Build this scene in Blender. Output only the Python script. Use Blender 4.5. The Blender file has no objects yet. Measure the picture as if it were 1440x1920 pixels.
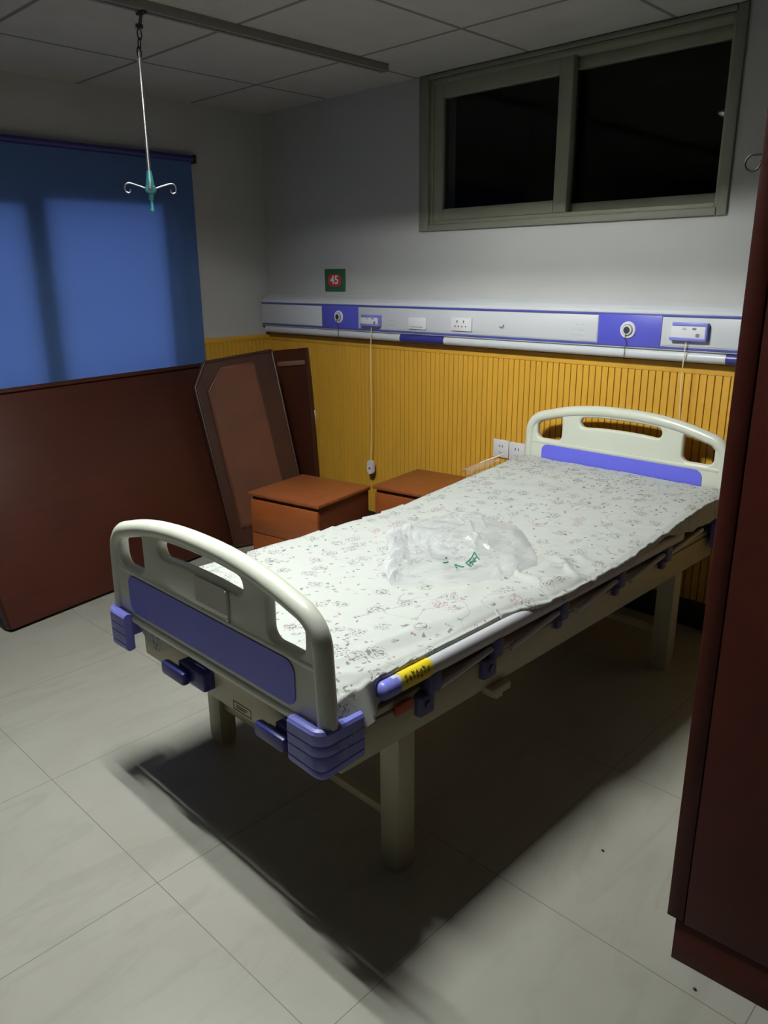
import bpy, bmesh, math, random
from mathutils import Vector, Matrix, noise
R = math.radians
random.seed(7)
S = bpy.context.scene
COL = S.collection

# ------------------------------------------------------------------ camera
cd = bpy.data.cameras.new('camera'); cam = bpy.data.objects.new('camera', cd); COL.objects.link(cam)
cam.location = (3.980, -3.117, 1.470)
cam.rotation_euler = (1.27085, 0.00835, 0.76362)
cd.sensor_fit = 'AUTO'; cd.sensor_width = 36.0; cd.lens = 27.13
cd.clip_start = 0.02
S.camera = cam

# ------------------------------------------------------------------ world, light, exposure
SKY = 1.70                       # dim evening sky outside the left window
TUBE = 900.0                     # radiance of the two tubes of the recessed ceiling lamp
w = bpy.data.worlds.new('world'); S.world = w; w.use_nodes = True
bg = w.node_tree.nodes['Background']
bg.inputs[0].default_value = (0.72, 0.82, 1.0, 1); bg.inputs[1].default_value = SKY
S.view_settings.view_transform = 'Standard'; S.view_settings.look = 'None'
S.view_settings.gamma = 1.0; S.view_settings.exposure = 0.0
S.view_settings.use_curve_mapping = False
LX, LY = 2.187, -2.073           # centre of the ceiling lamp
CEIL = 2.364

# ------------------------------------------------------------------ materials
def mat(name, col, rough=0.5, metal=0.0, spec=0.5, var=0.0, scale=8.0, stretch=(1, 1, 1), bump=0.0, bscale=60.0, coat=0.0):
    m = bpy.data.materials.new(name); m.use_nodes = True
    nt = m.node_tree; b = nt.nodes['Principled BSDF']
    b.inputs['Base Color'].default_value = (*col, 1)
    b.inputs['Roughness'].default_value = rough; b.inputs['Metallic'].default_value = metal
    b.inputs['Specular IOR Level'].default_value = spec
    b.inputs['Coat Weight'].default_value = coat
    tc = nt.nodes.new('ShaderNodeTexCoord'); mp = nt.nodes.new('ShaderNodeMapping')
    mp.inputs['Scale'].default_value = stretch
    nt.links.new(tc.outputs['Object'], mp.inputs['Vector'])
    if var:
        n = nt.nodes.new('ShaderNodeTexNoise'); n.inputs['Scale'].default_value = scale; n.inputs['Detail'].default_value = 6
        nt.links.new(mp.outputs['Vector'], n.inputs['Vector'])
        r = nt.nodes.new('ShaderNodeValToRGB')
        r.color_ramp.elements[0].position = 0.3; r.color_ramp.elements[1].position = 0.7
        r.color_ramp.elements[0].color = (*[c * (1 - var) for c in col], 1)
        r.color_ramp.elements[1].color = (*[min(1, c * (1 + var)) for c in col], 1)
        nt.links.new(n.outputs['Fac'], r.inputs['Fac']); nt.links.new(r.outputs['Color'], b.inputs['Base Color'])
    if bump:
        n2 = nt.nodes.new('ShaderNodeTexNoise'); n2.inputs['Scale'].default_value = bscale; n2.inputs['Detail'].default_value = 4
        nt.links.new(mp.outputs['Vector'], n2.inputs['Vector'])
        bp = nt.nodes.new('ShaderNodeBump'); bp.inputs['Strength'].default_value = bump; bp.inputs['Distance'].default_value = 0.01
        nt.links.new(n2.outputs['Fac'], bp.inputs['Height']); nt.links.new(bp.outputs['Normal'], b.inputs['Normal'])
    return m

class NT:
    """small helper for writing node maths"""
    def __init__(s, m): s.t = m.node_tree; s.b = s.t.nodes['Principled BSDF']
    def n(s, typ, **kw):
        x = s.t.nodes.new(typ)
        for k, v in kw.items(): setattr(x, k, v)
        return x
    def l(s, a, b): s.t.links.new(a, b)
    def math(s, op, a, b=None, c=None):
        x = s.n('ShaderNodeMath', operation=op)
        for i, v in enumerate((a, b, c)):
            if v is None: continue
            if isinstance(v, (int, float)): x.inputs[i].default_value = v
            else: s.l(v, x.inputs[i])
        return x.outputs[0]
    def mix(s, f, a, b):
        x = s.n('ShaderNodeMix', data_type='RGBA')
        if isinstance(f, (int, float)): x.inputs[0].default_value = f
        else: s.l(f, x.inputs[0])
        for v, i in ((a, 6), (b, 7)):
            if isinstance(v, tuple): x.inputs[i].default_value = (*v, 1)
            else: s.l(v, x.inputs[i])
        return x.outputs[2]
    def noise(s, vec, scale, detail=3, rough=.5):
        x = s.n('ShaderNodeTexNoise'); x.inputs['Scale'].default_value = scale; x.inputs['Detail'].default_value = detail
        x.inputs['Roughness'].default_value = rough
        s.l(vec, x.inputs['Vector']); return x
    def map(s, v, a, b, c=0., d=1.):
        x = s.n('ShaderNodeMapRange'); x.clamp = True
        x.inputs[1].default_value = a; x.inputs[2].default_value = b; x.inputs[3].default_value = c; x.inputs[4].default_value = d
        s.l(v, x.inputs[0]); return x.outputs[0]
    def coord(s):
        tc = s.n('ShaderNodeTexCoord'); sx = s.n('ShaderNodeSeparateXYZ'); s.l(tc.outputs['Object'], sx.inputs[0])
        return tc.outputs['Object'], sx.outputs[0], sx.outputs[1], sx.outputs[2]
    def gridline(s, v, off, T, half):
        # 1 on the joint, 0 elsewhere
        f = s.math('FRACT', s.math('DIVIDE', s.math('SUBTRACT', v, off), T))
        d = s.math('MINIMUM', f, s.math('SUBTRACT', 1.0, f))
        return s.math('LESS_THAN', d, half / T)

def grid_mat(name, col, col2, line, ox, oy, T, half, rough, marble=False):
    m = mat(name, col, rough); k = NT(m); o, x, y, z = k.coord()
    n = k.noise(o, 2.2 if marble else 5, 8, .6)
    base = k.mix(k.map(n.outputs['Fac'], .35, .68), col, col2)
    if marble:
        mp = k.n('ShaderNodeMapping'); mp.inputs['Scale'].default_value = (3, .7, 1); mp.inputs['Rotation'].default_value = (0, 0, .5)
        k.l(o, mp.inputs['Vector'])
        n2 = k.noise(mp.outputs[0], 3.0, 8, .65); n2.inputs['Distortion'].default_value = 1.2
        base = k.mix(k.map(n2.outputs['Fac'], .52, .62, 0, .35), base, tuple(c * .82 for c in col))
    else:
        n2 = k.noise(o, 130, 2)
        base = k.mix(k.map(n2.outputs['Fac'], .55, .75, 0, .35), base, tuple(c * .7 for c in col))
    g = k.math('MAXIMUM', k.gridline(x, ox, T, half), k.gridline(y, oy, T, half))
    k.l(k.mix(g, base, line), k.b.inputs['Base Color'])
    return m

M = {}
M['floor'] = grid_mat('floor_tiles', (.285, .278, .240), (.325, .318, .280), (.14, .13, .11), 2.457, -2.374, .610, .0011, .36, True)
M['ceiling'] = grid_mat('ceiling_tiles', (.40, .39, .36), (.44, .43, .40), (.17, .165, .15), .582, -.468, .642, .009, .9)
M['wall'] = mat('wall_paint', (.41, .41, .402), .85, var=.03, scale=3, bump=.05, bscale=40)
M['wallfar'] = mat('wall_far_darkened', (.07, .07, .068), .9, var=.04)  # unseen walls, darkened to cut the light they bounce back
M['dark'] = mat('dark_skyblock', (.004, .004, .005), .9)  # near-black, so the added box behind the high window stays dark
M['yellow'] = mat('yellow_board', (.56, .30, .032), .42, var=.05, scale=3, stretch=(4, 4, 1))
M['black'] = mat('black_skirting', (.015, .013, .012), .5)
M['frame'] = mat('window_plastic', (.24, .24, .175), .5, var=.05)
M['cream'] = mat('cream_plastic', (.55, .565, .485), .33, var=.02, coat=.15)
M['steel_cream'] = mat('cream_enamel', (.42, .385, .265), .42, var=.04)
M['lilac'] = mat('lilac_plastic', (.165, .175, .56), .38, var=.04, scale=20)
M['inlay'] = mat('blue_inlay', (.125, .13, .68), .42, var=.03)
M['navy'] = mat('navy_plastic', (.03, .03, .19), .35)
M['unitwhite'] = mat('unit_white', (.47, .48, .51), .35)
M['unitblue'] = mat('unit_blue', (.075, .078, .45), .4)
M['unitline'] = mat('unit_line', (.06, .065, .26), .4)
M['white'] = mat('white_plastic', (.58, .57, .60), .4)
M['grey'] = mat('grey_print', (.16, .16, .20), .6)
M['faint'] = mat('faint_print', (.37, .38, .41), .6)
M['chrome'] = mat('chrome', (.75, .76, .78), .22, metal=1.0)
M['wire'] = mat('dark_wire', (.03, .028, .03), .45)
M['cordwhite'] = mat('cord_cream', (.72, .62, .42), .5)
M['brown'] = mat('dark_red_wood', (.050, .0125, .0075), .42, spec=.3, var=.10, scale=4, stretch=(1, 1, 6))
M['brown2'] = mat('brown_wood', (.044, .015, .008), .4, var=.2, scale=4)
M['brown3'] = mat('brown_padding', (.105, .037, .018), .42, var=.18, scale=5)
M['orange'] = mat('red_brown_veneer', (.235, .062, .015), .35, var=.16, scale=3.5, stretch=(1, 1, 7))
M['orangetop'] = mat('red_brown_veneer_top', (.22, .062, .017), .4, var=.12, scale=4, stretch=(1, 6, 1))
M['orangeshade'] = mat('red_brown_veneer_shaded', (.095, .024, .008), .4, var=.14, scale=3.5, stretch=(1, 1, 7))  # body veneer darkened to paint in the shade on the bed-facing side
M['bracket'] = mat('bracket_lilac_shaded', (.075, .072, .20), .45)  # lilac plastic with the shade under the guard tube put into its colour
M['maroon'] = mat('maroon_laminate', (.058, .0085, .0045), .5, spec=.18, var=.10, scale=14)
M['greensign'] = mat('green_sign', (.02, .10, .035), .45)
M['redsign'] = mat('red_sign', (.42, .03, .04), .45)
M['signwhite'] = mat('sign_white', (.6, .6, .6), .5)
M['teal'] = mat('teal_plastic', (.018, .13, .14), .4)
M['stainless'] = mat('stainless', (.72, .73, .75), .28, metal=1.0)
M['rail'] = mat('rail_paint', (.19, .18, .16), .5, var=.05)
M['mattress'] = mat('mattress_cover', (.10, .06, .045), .7, var=.1)
M['yellowlabel'] = mat('yellow_sticker', (.66, .50, .012), .5)
M['redtag'] = mat('red_tag', (.42, .07, .02), .5)
M['paper'] = mat('paper_label', (.50, .49, .455), .6)
M['greenprint'] = mat('green_print', (.03, .18, .12), .5)
M['louvre'] = mat('louvre_metal', (.22, .22, .22), .6)

def emis(name, col, s):
    m = bpy.data.materials.new(name); m.use_nodes = True; nt = m.node_tree
    b = nt.nodes['Principled BSDF']; b.inputs['Emission Color'].default_value = (*col, 1); b.inputs['Emission Strength'].default_value = s
    return m
M['tube'] = emis('lit_tube', (.96, 1.0, .95), TUBE)

def glassmat():
    m = bpy.data.materials.new('window_glass'); m.use_nodes = True; nt = m.node_tree
    b = nt.nodes['Principled BSDF']; out = nt.nodes['Material Output']
    nt.nodes.remove(b)
    t = nt.nodes.new('ShaderNodeBsdfTransparent'); g = nt.nodes.new('ShaderNodeBsdfGlossy'); g.inputs['Roughness'].default_value = .03
    t.inputs[0].default_value = (.9, .92, .95, 1)
    f = nt.nodes.new('ShaderNodeFresnel'); f.inputs[0].default_value = 1.3
    mx = nt.nodes.new('ShaderNodeMixShader'); nt.links.new(f.outputs[0], mx.inputs[0])
    nt.links.new(t.outputs[0], mx.inputs[1]); nt.links.new(g.outputs[0], mx.inputs[2]); nt.links.new(mx.outputs[0], out.inputs[0])
    return m
M['glass'] = glassmat()

def filmmat(name, col, alpha, rough, trans, coat=0.0):
    m = bpy.data.materials.new(name); m.use_nodes = True; nt = m.node_tree
    b = nt.nodes['Principled BSDF']; out = nt.nodes['Material Output']
    b.inputs['Base Color'].default_value = (*col, 1); b.inputs['Roughness'].default_value = rough
    b.inputs['Specular IOR Level'].default_value = .7; b.inputs['Coat Weight'].default_value = coat; b.inputs['Coat Roughness'].default_value = .10
    t = nt.nodes.new('ShaderNodeBsdfTransparent'); tl = nt.nodes.new('ShaderNodeBsdfTranslucent'); tl.inputs[0].default_value = (*col, 1)
    m1 = nt.nodes.new('ShaderNodeMixShader'); m1.inputs[0].default_value = trans
    nt.links.new(b.outputs[0], m1.inputs[1]); nt.links.new(tl.outputs[0], m1.inputs[2])
    lw = nt.nodes.new('ShaderNodeLayerWeight'); lw.inputs[0].default_value = .35
    mr = nt.nodes.new('ShaderNodeMapRange'); mr.inputs[3].default_value = alpha; mr.inputs[4].default_value = min(1, alpha + .5)
    nt.links.new(lw.outputs['Facing'], mr.inputs[0])
    m2 = nt.nodes.new('ShaderNodeMixShader'); nt.links.new(mr.outputs[0], m2.inputs[0])
    nt.links.new(t.outputs[0], m2.inputs[1]); nt.links.new(m1.outputs[0], m2.inputs[2])
    nt.links.new(m2.outputs[0], out.inputs[0])
    return m
M['bag'] = filmmat('bag_film', (.64, .65, .68), .20, .46, .30, 1.0)
M['clearfilm'] = filmmat('clear_film', (.62, .50, .46), .22, .10, .2)

def blindmat():
    m = bpy.data.materials.new('blind_cloth'); m.use_nodes = True; nt = m.node_tree
    b = nt.nodes['Principled BSDF']; out = nt.nodes['Material Output']
    b.inputs['Base Color'].default_value = (.105, .195, .44, 1); b.inputs['Roughness'].default_value = .9; b.inputs['Specular IOR Level'].default_value = .1
    tl = nt.nodes.new('ShaderNodeBsdfTranslucent'); tl.inputs[0].default_value = (.17, .275, .66, 1)
    mx = nt.nodes.new('ShaderNodeMixShader'); mx.inputs[0].default_value = .35
    nt.links.new(b.outputs[0], mx.inputs[1]); nt.links.new(tl.outputs[0], mx.inputs[2]); nt.links.new(mx.outputs[0], out.inputs[0])
    return m
M['blind'] = blindmat()

def sheetmat():
    m = mat('floral_cotton', (.43, .445, .425), .85); k = NT(m); o, x, y, z = k.coord()
    wob = k.noise(o, 45, 2)
    va = k.n('ShaderNodeVectorMath', operation='MULTIPLY_ADD'); k.l(wob.outputs['Color'], va.inputs[0])
    va.inputs[1].default_value = (.035, .035, 0); k.l(o, va.inputs[2])
    fl = k.n('ShaderNodeMapping'); fl.inputs['Scale'].default_value = (1, 1, 0); k.l(va.outputs[0], fl.inputs['Vector'])
    vec = fl.outputs[0]
    def vor(scale, rnd=.85):
        v = k.n('ShaderNodeTexVoronoi', voronoi_dimensions='2D'); v.inputs['Scale'].default_value = scale; v.inputs['Randomness'].default_value = rnd
        k.l(vec, v.inputs['Vector']); sc = k.n('ShaderNodeSeparateColor'); k.l(v.outputs['Color'], sc.inputs[0])
        return v.outputs['Distance'], sc.outputs[0], sc.outputs[1]
    fine = k.noise(o, 190, 2).outputs['Fac']
    white = (.43, .445, .425)
    # blossoms with a broken outline
    d, c, c2 = vor(12)
    bl = k.math('MULTIPLY', k.math('LESS_THAN', d, .27), k.math('GREATER_THAN', c, .35))
    ring = k.math('GREATER_THAN', k.math('SINE', k.math('MULTIPLY', d, 52)), .05)
    bl = k.math('MULTIPLY', k.math('MULTIPLY', bl, ring), k.math('GREATER_THAN', fine, .47))
    fcol = k.mix(k.math('GREATER_THAN', c2, .80), (.125, .12, .118), (.28, .095, .115))
    base = k.mix(k.math('MULTIPLY', bl, .80), white, fcol)
    # leaves
    d, c, c2 = vor(23)
    lf = k.math('MULTIPLY', k.math('LESS_THAN', d, .17), k.math('GREATER_THAN', c, .62))
    lf = k.math('MULTIPLY', lf, k.math('GREATER_THAN', fine, .45))
    base = k.mix(k.math('MULTIPLY', lf, .65), base, k.mix(k.math('GREATER_THAN', c2, .5), (.20, .22, .18), (.24, .22, .22)))
    # little dots, denser in the border at both ends
    d, c, c2 = vor(44)
    yb = k.math('MAXIMUM', k.math('GREATER_THAN', y, 1.74), k.math('LESS_THAN', y, .26))
    dt = k.math('MULTIPLY', k.math('LESS_THAN', d, .20), k.math('GREATER_THAN', c, k.math('SUBTRACT', .86, k.math('MULTIPLY', yb, .42))))
    base = k.mix(k.math('MULTIPLY', dt, .8), base, k.mix(k.math('GREATER_THAN', c2, .8), (.13, .115, .115), (.28, .11, .12)))
    # thin curling stems
    st = k.noise(o, 7.5, 1).outputs['Fac']
    stem = k.math('LESS_THAN', k.math('ABSOLUTE', k.math('SUBTRACT', st, .5)), .006)
    msk = k.math('GREATER_THAN', k.noise(o, 5.0, 1).outputs['Fac'], .54)
    base = k.mix(k.math('MULTIPLY', k.math('MULTIPLY', stem, msk), .55), base, (.25, .25, .25))
    k.l(base, k.b.inputs['Base Color'])
    return m
M['sheet'] = sheetmat()

# ------------------------------------------------------------------ mesh helpers
def nb(): return bmesh.new()

def box(bm, x0, x1, y0, y1, z0, z1, bev=0.0, seg=2):
    g = bmesh.ops.create_cube(bm, size=1.0)
    vs = g['verts']
    for v in vs:
        v.co = Vector(((x0 + x1) / 2 + v.co.x * (x1 - x0), (y0 + y1) / 2 + v.co.y * (y1 - y0), (z0 + z1) / 2 + v.co.z * (z1 - z0)))
    if bev:
        es = list({e for v in vs for e in v.link_edges})
        bmesh.ops.bevel(bm, geom=es, offset=bev, segments=seg, affect='EDGES', profile=.5)
    return bm

def cyl(bm, a, b, r, n=20, r2=None):
    a = Vector(a); b = Vector(b); d = b - a
    q = Vector((0, 0, 1)).rotation_difference(d.normalized()).to_matrix().to_4x4()
    bmesh.ops.create_cone(bm, cap_ends=True, segments=n, radius1=r, radius2=r if r2 is None else r2, depth=d.length,
                          matrix=Matrix.Translation((a + b) / 2) @ q)
    return bm

def ball(bm, c, r, sc=(1, 1, 1), n=16):
    bmesh.ops.create_uvsphere(bm, u_segments=n, v_segments=n // 2 + 2, radius=r, matrix=Matrix.Translation(c) @ Matrix.Diagonal((*sc, 1)))
    return bm

def tube(bm, pts, r, n=10, closed=False, cap=True, flat=1.0):
    pts = [Vector(p) for p in pts]; N = len(pts); rings = []
    up = Vector((0, 0, 1)); prev = None
    for i, p in enumerate(pts):
        if closed: t = pts[(i + 1) % N] - pts[i - 1]
        else: t = pts[min(i + 1, N - 1)] - pts[max(i - 1, 0)]
        t.normalize()
        if prev is None:
            ref = up if abs(t.z) < .9 else Vector((1, 0, 0))
            a = t.cross(ref).normalized()
        else:
            a = (prev - t * prev.dot(t)).normalized()
        b = t.cross(a); prev = a
        rr = r[i] if isinstance(r, (list, tuple)) else r
        rings.append([bm.verts.new(p + (a * math.cos(2 * math.pi * j / n) + b * math.sin(2 * math.pi * j / n) * flat) * rr) for j in range(n)])
    for i in range(N if closed else N - 1):
        A, B = rings[i], rings[(i + 1) % N]
        for j in range(n): bm.faces.new((A[j], A[(j + 1) % n], B[(j + 1) % n], B[j]))
    if cap and not closed:
        bm.faces.new(rings[0][::-1]); bm.faces.new(rings[-1])
    return bm

def prism(bm, pts, vec):
    """closed polygon extruded along vec"""
    vec = Vector(vec)
    A = [bm.verts.new(Vector(p)) for p in pts]; B = [bm.verts.new(Vector(p) + vec) for p in pts]
    n = len(pts)
    bm.faces.new(A); bm.faces.new(B[::-1])
    for i in range(n): bm.faces.new((A[i], B[i], B[(i + 1) % n], A[(i + 1) % n]))
    return bm

def arc(cx, cy, r, a0, a1, n=8):
    return [(cx + r * math.cos(R(a0 + (a1 - a0) * i / n)), cy + r * math.sin(R(a0 + (a1 - a0) * i / n))) for i in range(n + 1)]

def rrect(x0, x1, y0, y1, r, n=5):
    r = min(r, (x1 - x0) / 2 - 1e-4, (y1 - y0) / 2 - 1e-4)
    return arc(x1 - r, y1 - r, r, 0, 90, n) + arc(x0 + r, y1 - r, r, 90, 180, n) + arc(x0 + r, y0 + r, r, 180, 270, n) + arc(x1 - r, y0 + r, r, 270, 360, n)

def obj(name, bm, m, parent=None, smooth=True, angle=35):
    bmesh.ops.recalc_face_normals(bm, faces=bm.faces)
    me = bpy.data.meshes.new(name); bm.to_mesh(me); bm.free()
    if m is not None: me.materials.append(M[m] if isinstance(m, str) else m)
    if smooth:
        me.polygons.foreach_set('use_smooth', [True] * len(me.polygons))
        me.set_sharp_from_angle(angle=R(angle))
    o = bpy.data.objects.new(name, me); COL.objects.link(o)
    if parent: o.parent = parent
    return o

def tag(o, label, cat, group=None):
    o['label'] = label; o['category'] = cat
    if group: o['group'] = group
    return o

def struct(o, label=None, cat=None):
    o['kind'] = 'structure'
    if label: o['label'] = label
    if cat: o['category'] = cat
    return o

def thing(name, label, cat, loc=(0, 0, 0), rz=0.0, group=None):
    o = bpy.data.objects.new(name, None); COL.objects.link(o)
    o.empty_display_size = .1; o.location = loc; o.rotation_euler = (0, 0, rz)
    return tag(o, label, cat, group)

def board_mesh(name, outer, holes, depth, bevel, m, parent, inset=True):
    """flat outline with holes given in (x, z), rounded edges, thickness along y, centred on y = 0"""
    cu = bpy.data.curves.new(name, 'CURVE'); cu.dimensions = '2D'; cu.fill_mode = 'BOTH'
    cu.extrude = max(0.0, depth / 2 - bevel); cu.bevel_depth = bevel; cu.bevel_resolution = 3
    cu.offset = -bevel if inset else 0.0
    for poly in [outer] + holes:
        s = cu.splines.new('POLY'); s.points.add(len(poly) - 1)
        for p, (a, b) in zip(s.points, poly): p.co = (a, b, 0, 1)
        s.use_cyclic_u = True
    t = bpy.data.objects.new(name + '_curve', cu); COL.objects.link(t)
    dg = bpy.context.evaluated_depsgraph_get(); dg.update()
    me = bpy.data.meshes.new_from_object(t.evaluated_get(dg))
    bpy.data.objects.remove(t); bpy.data.curves.remove(cu)
    me.transform(Matrix.Rotation(R(90), 4, 'X'))
    bm = nb(); bm.from_mesh(me); bpy.data.meshes.remove(me)
    bmesh.ops.remove_doubles(bm, verts=bm.verts, dist=1e-5)
    return bm

def text_bm(body, size):
    cu = bpy.data.curves.new('lettering', 'FONT'); cu.body = body; cu.size = size; cu.extrude = .0008
    cu.align_x = 'CENTER'; cu.align_y = 'CENTER'; cu.offset = .0012
    t = bpy.data.objects.new('lettering', cu); COL.objects.link(t)
    dg = bpy.context.evaluated_depsgraph_get(); dg.update()
    me = bpy.data.meshes.new_from_object(t.evaluated_get(dg))
    bpy.data.objects.remove(t); bpy.data.curves.remove(cu)
    me.transform(Matrix.Rotation(R(90), 4, 'X'))
    bm = nb(); bm.from_mesh(me); bpy.data.meshes.remove(me)
    return bm

# ================================================================== the setting
XR, YF = 5.0, -5.2
struct(obj('floor', box(nb(), -.2, XR + .2, YF - .2, .2, -.1, 0), 'floor', smooth=False))
HX0, HX1, HY0, HY1 = LX - .309, LX + .309, LY - .309, LY + .309
bm = nb()
box(bm, -.2, HX0, YF - .2, .2, CEIL, CEIL + .22); box(bm, HX1, XR + .2, YF - .2, .2, CEIL, CEIL + .22)
box(bm, HX0, HX1, YF - .2, HY0, CEIL, CEIL + .22); box(bm, HX0, HX1, HY1, .2, CEIL, CEIL + .22)
struct(obj('ceiling', bm, 'ceiling', smooth=False))
# back wall with the high window's opening
WX0, WX1, WZ0, WZ1 = 1.310, 2.735, 1.690, 2.345
bm = nb()
box(bm, -.2, WX0, 0, .2, 0, CEIL); box(bm, WX1, XR + .2, 0, .2, 0, CEIL)
box(bm, WX0, WX1, 0, .2, 0, WZ0); box(bm, WX0, WX1, 0, .2, WZ1, CEIL)
struct(obj('wall_back', bm, 'wall', smooth=False))
# left wall with the curtained window's opening
VY0, VY1, VZ0, VZ1 = -2.62, -.630, .86, 1.832
bm = nb()
box(bm, -.2, 0, YF - .2, VY0, 0, CEIL); box(bm, -.2, 0, VY1, 0, 0, CEIL)
box(bm, -.2, 0, VY0, VY1, 0, VZ0); box(bm, -.2, 0, VY0, VY1, VZ1, CEIL)
struct(obj('wall_left', bm, 'wall', smooth=False))
struct(obj('wall_right', box(nb(), XR, XR + .2, YF, 0, 0, CEIL), 'wallfar', smooth=False))
struct(obj('wall_front', box(nb(), -.2, XR + .2, YF - .2, YF, 0, CEIL), 'wallfar', smooth=False))
# closed near-black box added behind the high window to keep the sky out
bm = nb()
box(bm, .7, 3.4, 1.6, 1.7, 0, 2.5); box(bm, .7, .8, .2, 1.6, 0, 2.5); box(bm, 3.3, 3.4, .2, 1.6, 0, 2.5)
box(bm, .7, 3.4, .2, 1.7, 2.5, 2.6); box(bm, .7, 3.4, .2, 1.7, -.1, 0)
struct(obj('wall_skyblock', bm, 'dark', smooth=False))

# yellow grooved wainscot
def wainscot(bm, L, z0, z1, t, tr):
    """profile along local x from 0 to L, thickness towards -y"""
    pitch, gw, gd = .0305, .0046, .010
    pts = [(0, 0)]; x = 0.012
    pts.append((0, -t))
    while x < L - .01:
        pts += [(x, -t), (x + gw * .35, -t + gd), (x + gw * .65, -t + gd), (x + gw, -t)]
        x += pitch
    pts += [(L, -t), (L, 0)]
    A = [bm.verts.new((a, b, z0)) for a, b in pts]; B = [bm.verts.new((a, b, z1 - tr)) for a, b in pts]
    n = len(pts)
    for i in range(n - 1): bm.faces.new((A[i], A[i + 1], B[i + 1], B[i]))
    return bm
bm = wainscot(nb(), 3.6, .125, 1.118, .018, .040)
o = struct(obj('trim_1', bm, 'yellow', smooth=False)); o.location = (.018, 0, 0)
box_b = box(nb(), 0, 3.6, -.021, 0, 1.076, 1.118, .003)
obj('top_rail', box_b, 'yellow', o)
bm = wainscot(nb(), .515, .125, 1.112, .018, .030)
o = struct(obj('trim_2', bm, 'yellow', smooth=False)); o.rotation_euler = (0, 0, R(90)); o.location = (0, -.515, 0)
obj('top_rail', box(nb(), 0, .515, -.021, 0, 1.080, 1.112, .003), 'yellow', o)
struct(obj('baseboard_back', box(nb(), .02, 3.6, -.020, 0, 0, .125, .003), 'black'))

# ------------------------------------------------------------------ window_1: the high sliding window
win = bpy.data.objects.new('window_1', None); COL.objects.link(win); struct(win)
def ring(bm, x0, x1, z0, z1, y0, y1, wl, wr, wt, wb, bev=.003):
    box(bm, x0, x0 + wl, y0, y1, z0, z1, bev); box(bm, x1 - wr, x1, y0, y1, z0, z1, bev)
    box(bm, x0 + wl, x1 - wr, y0, y1, z1 - wt, z1, bev); box(bm, x0 + wl, x1 - wr, y0, y1, z0, z0 + wb, bev)
    return bm
M['casing'] = mat('window_casing_paint', (.19, .19, .15), .6, var=.06)
obj('window_casing', ring(nb(), 1.252, 2.775, 1.668, 2.362, -.016, .0, .060, .040, .020, .030, .006), 'casing', win)
obj('window_frame', ring(nb(), 1.312, 2.733, 1.692, 2.343, .0, .12, .020, .012, .024, .022), 'frame', win)
sa = obj('sash', ring(nb(), 1.332, 2.080, 1.716, 2.322, .004, .044, .054, .066, .066, .052, .004), 'frame', win)
obj('pane', box(nb(), 1.384, 2.016, .020, .026, 1.766, 2.258), 'glass', sa, smooth=False)
sb = obj('sash', ring(nb(), 2.018, 2.722, 1.714, 2.320, .056, .096, .044, .022, .046, .040, .004), 'frame', win)
obj('pane', box(nb(), 2.060, 2.702, .072, .078, 1.752, 2.276), 'glass', sb, smooth=False)
obj('track', box(nb(), 1.332, 2.722, .003, .050, 1.7135, 1.7155), 'frame', win)

# ------------------------------------------------------------------ window_2 behind the blind
win2 = bpy.data.objects.new('window_2', None); COL.objects.link(win2); struct(win2)
bm = nb()
x0, x1 = -.055, -.002
box(bm, x0, x1, VY0, VY1, VZ1 - .012, VZ1)              # head
box(bm, x0, x1, VY0, VY1, VZ0, VZ0 + .05)               # sill
box(bm, x0, x1, -.722, -.690, VZ0, VZ1)                 # right stile
box(bm, x0, x1, VY1 - .008, VY1, VZ0, VZ1)
box(bm, x0, x1, -1.462, -1.350, VZ0, VZ1)               # meeting stiles
box(bm, x0, x1, VY0, VY0 + .06, VZ0, VZ1)
box(bm, x0, x1, -1.62 - .9, -1.462, VZ1 - .042, VZ1)    # lower head of the far sash
obj('window_frame', bm, 'frame', win2, smooth=False)
obj('pane', box(nb(), -.034, -.030, -1.350, -.722, VZ0 + .05, VZ1 - .012), 'glass', win2, smooth=False)
obj('pane', box(nb(), -.034, -.030, VY0 + .06, -1.462, VZ0 + .05, VZ1 - .042), 'glass', win2, smooth=False)
obj('dimming_panel', box(nb(), -.060, -.052, -.690, VY1 - .008, VZ0 + .05, VZ1 - .012), filmmat('frosted_dimmer', (.25, .28, .30), .62, .5, .35), win2, smooth=False)  # pane added in the side gap to dim the sky light there

# ------------------------------------------------------------------ ceiling lamp in its tile
lamp = thing('ceiling_lamp', 'square recessed louvred ceiling lamp above the foot of the bed', 'lamp', (LX, LY, CEIL))
bm = nb()
h = .300
box(bm, -h, h, -h, h, .190, .197); box(bm, -h, -h + .006, -h, h, 0, .190); box(bm, h - .006, h, -h, h, 0, .190)
box(bm, -h, h, -h, -h + .006, 0, .190); box(bm, -h, h, h - .006, h, 0, .190)
obj('housing', bm, 'louvre', lamp, smooth=False)
for ty in (-.112, .020):
    obj('tube', cyl(nb(), (-.27, ty, .150), (.27, ty, .150), .013, 16), 'tube', lamp)
bm = nb()
for i in range(-2, 3): box(bm, i * .10 - .0008, i * .10 + .0008, -h + .006, h - .006, .004, .030)
obj('louvre', bm, 'louvre', lamp, smooth=False)

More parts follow.
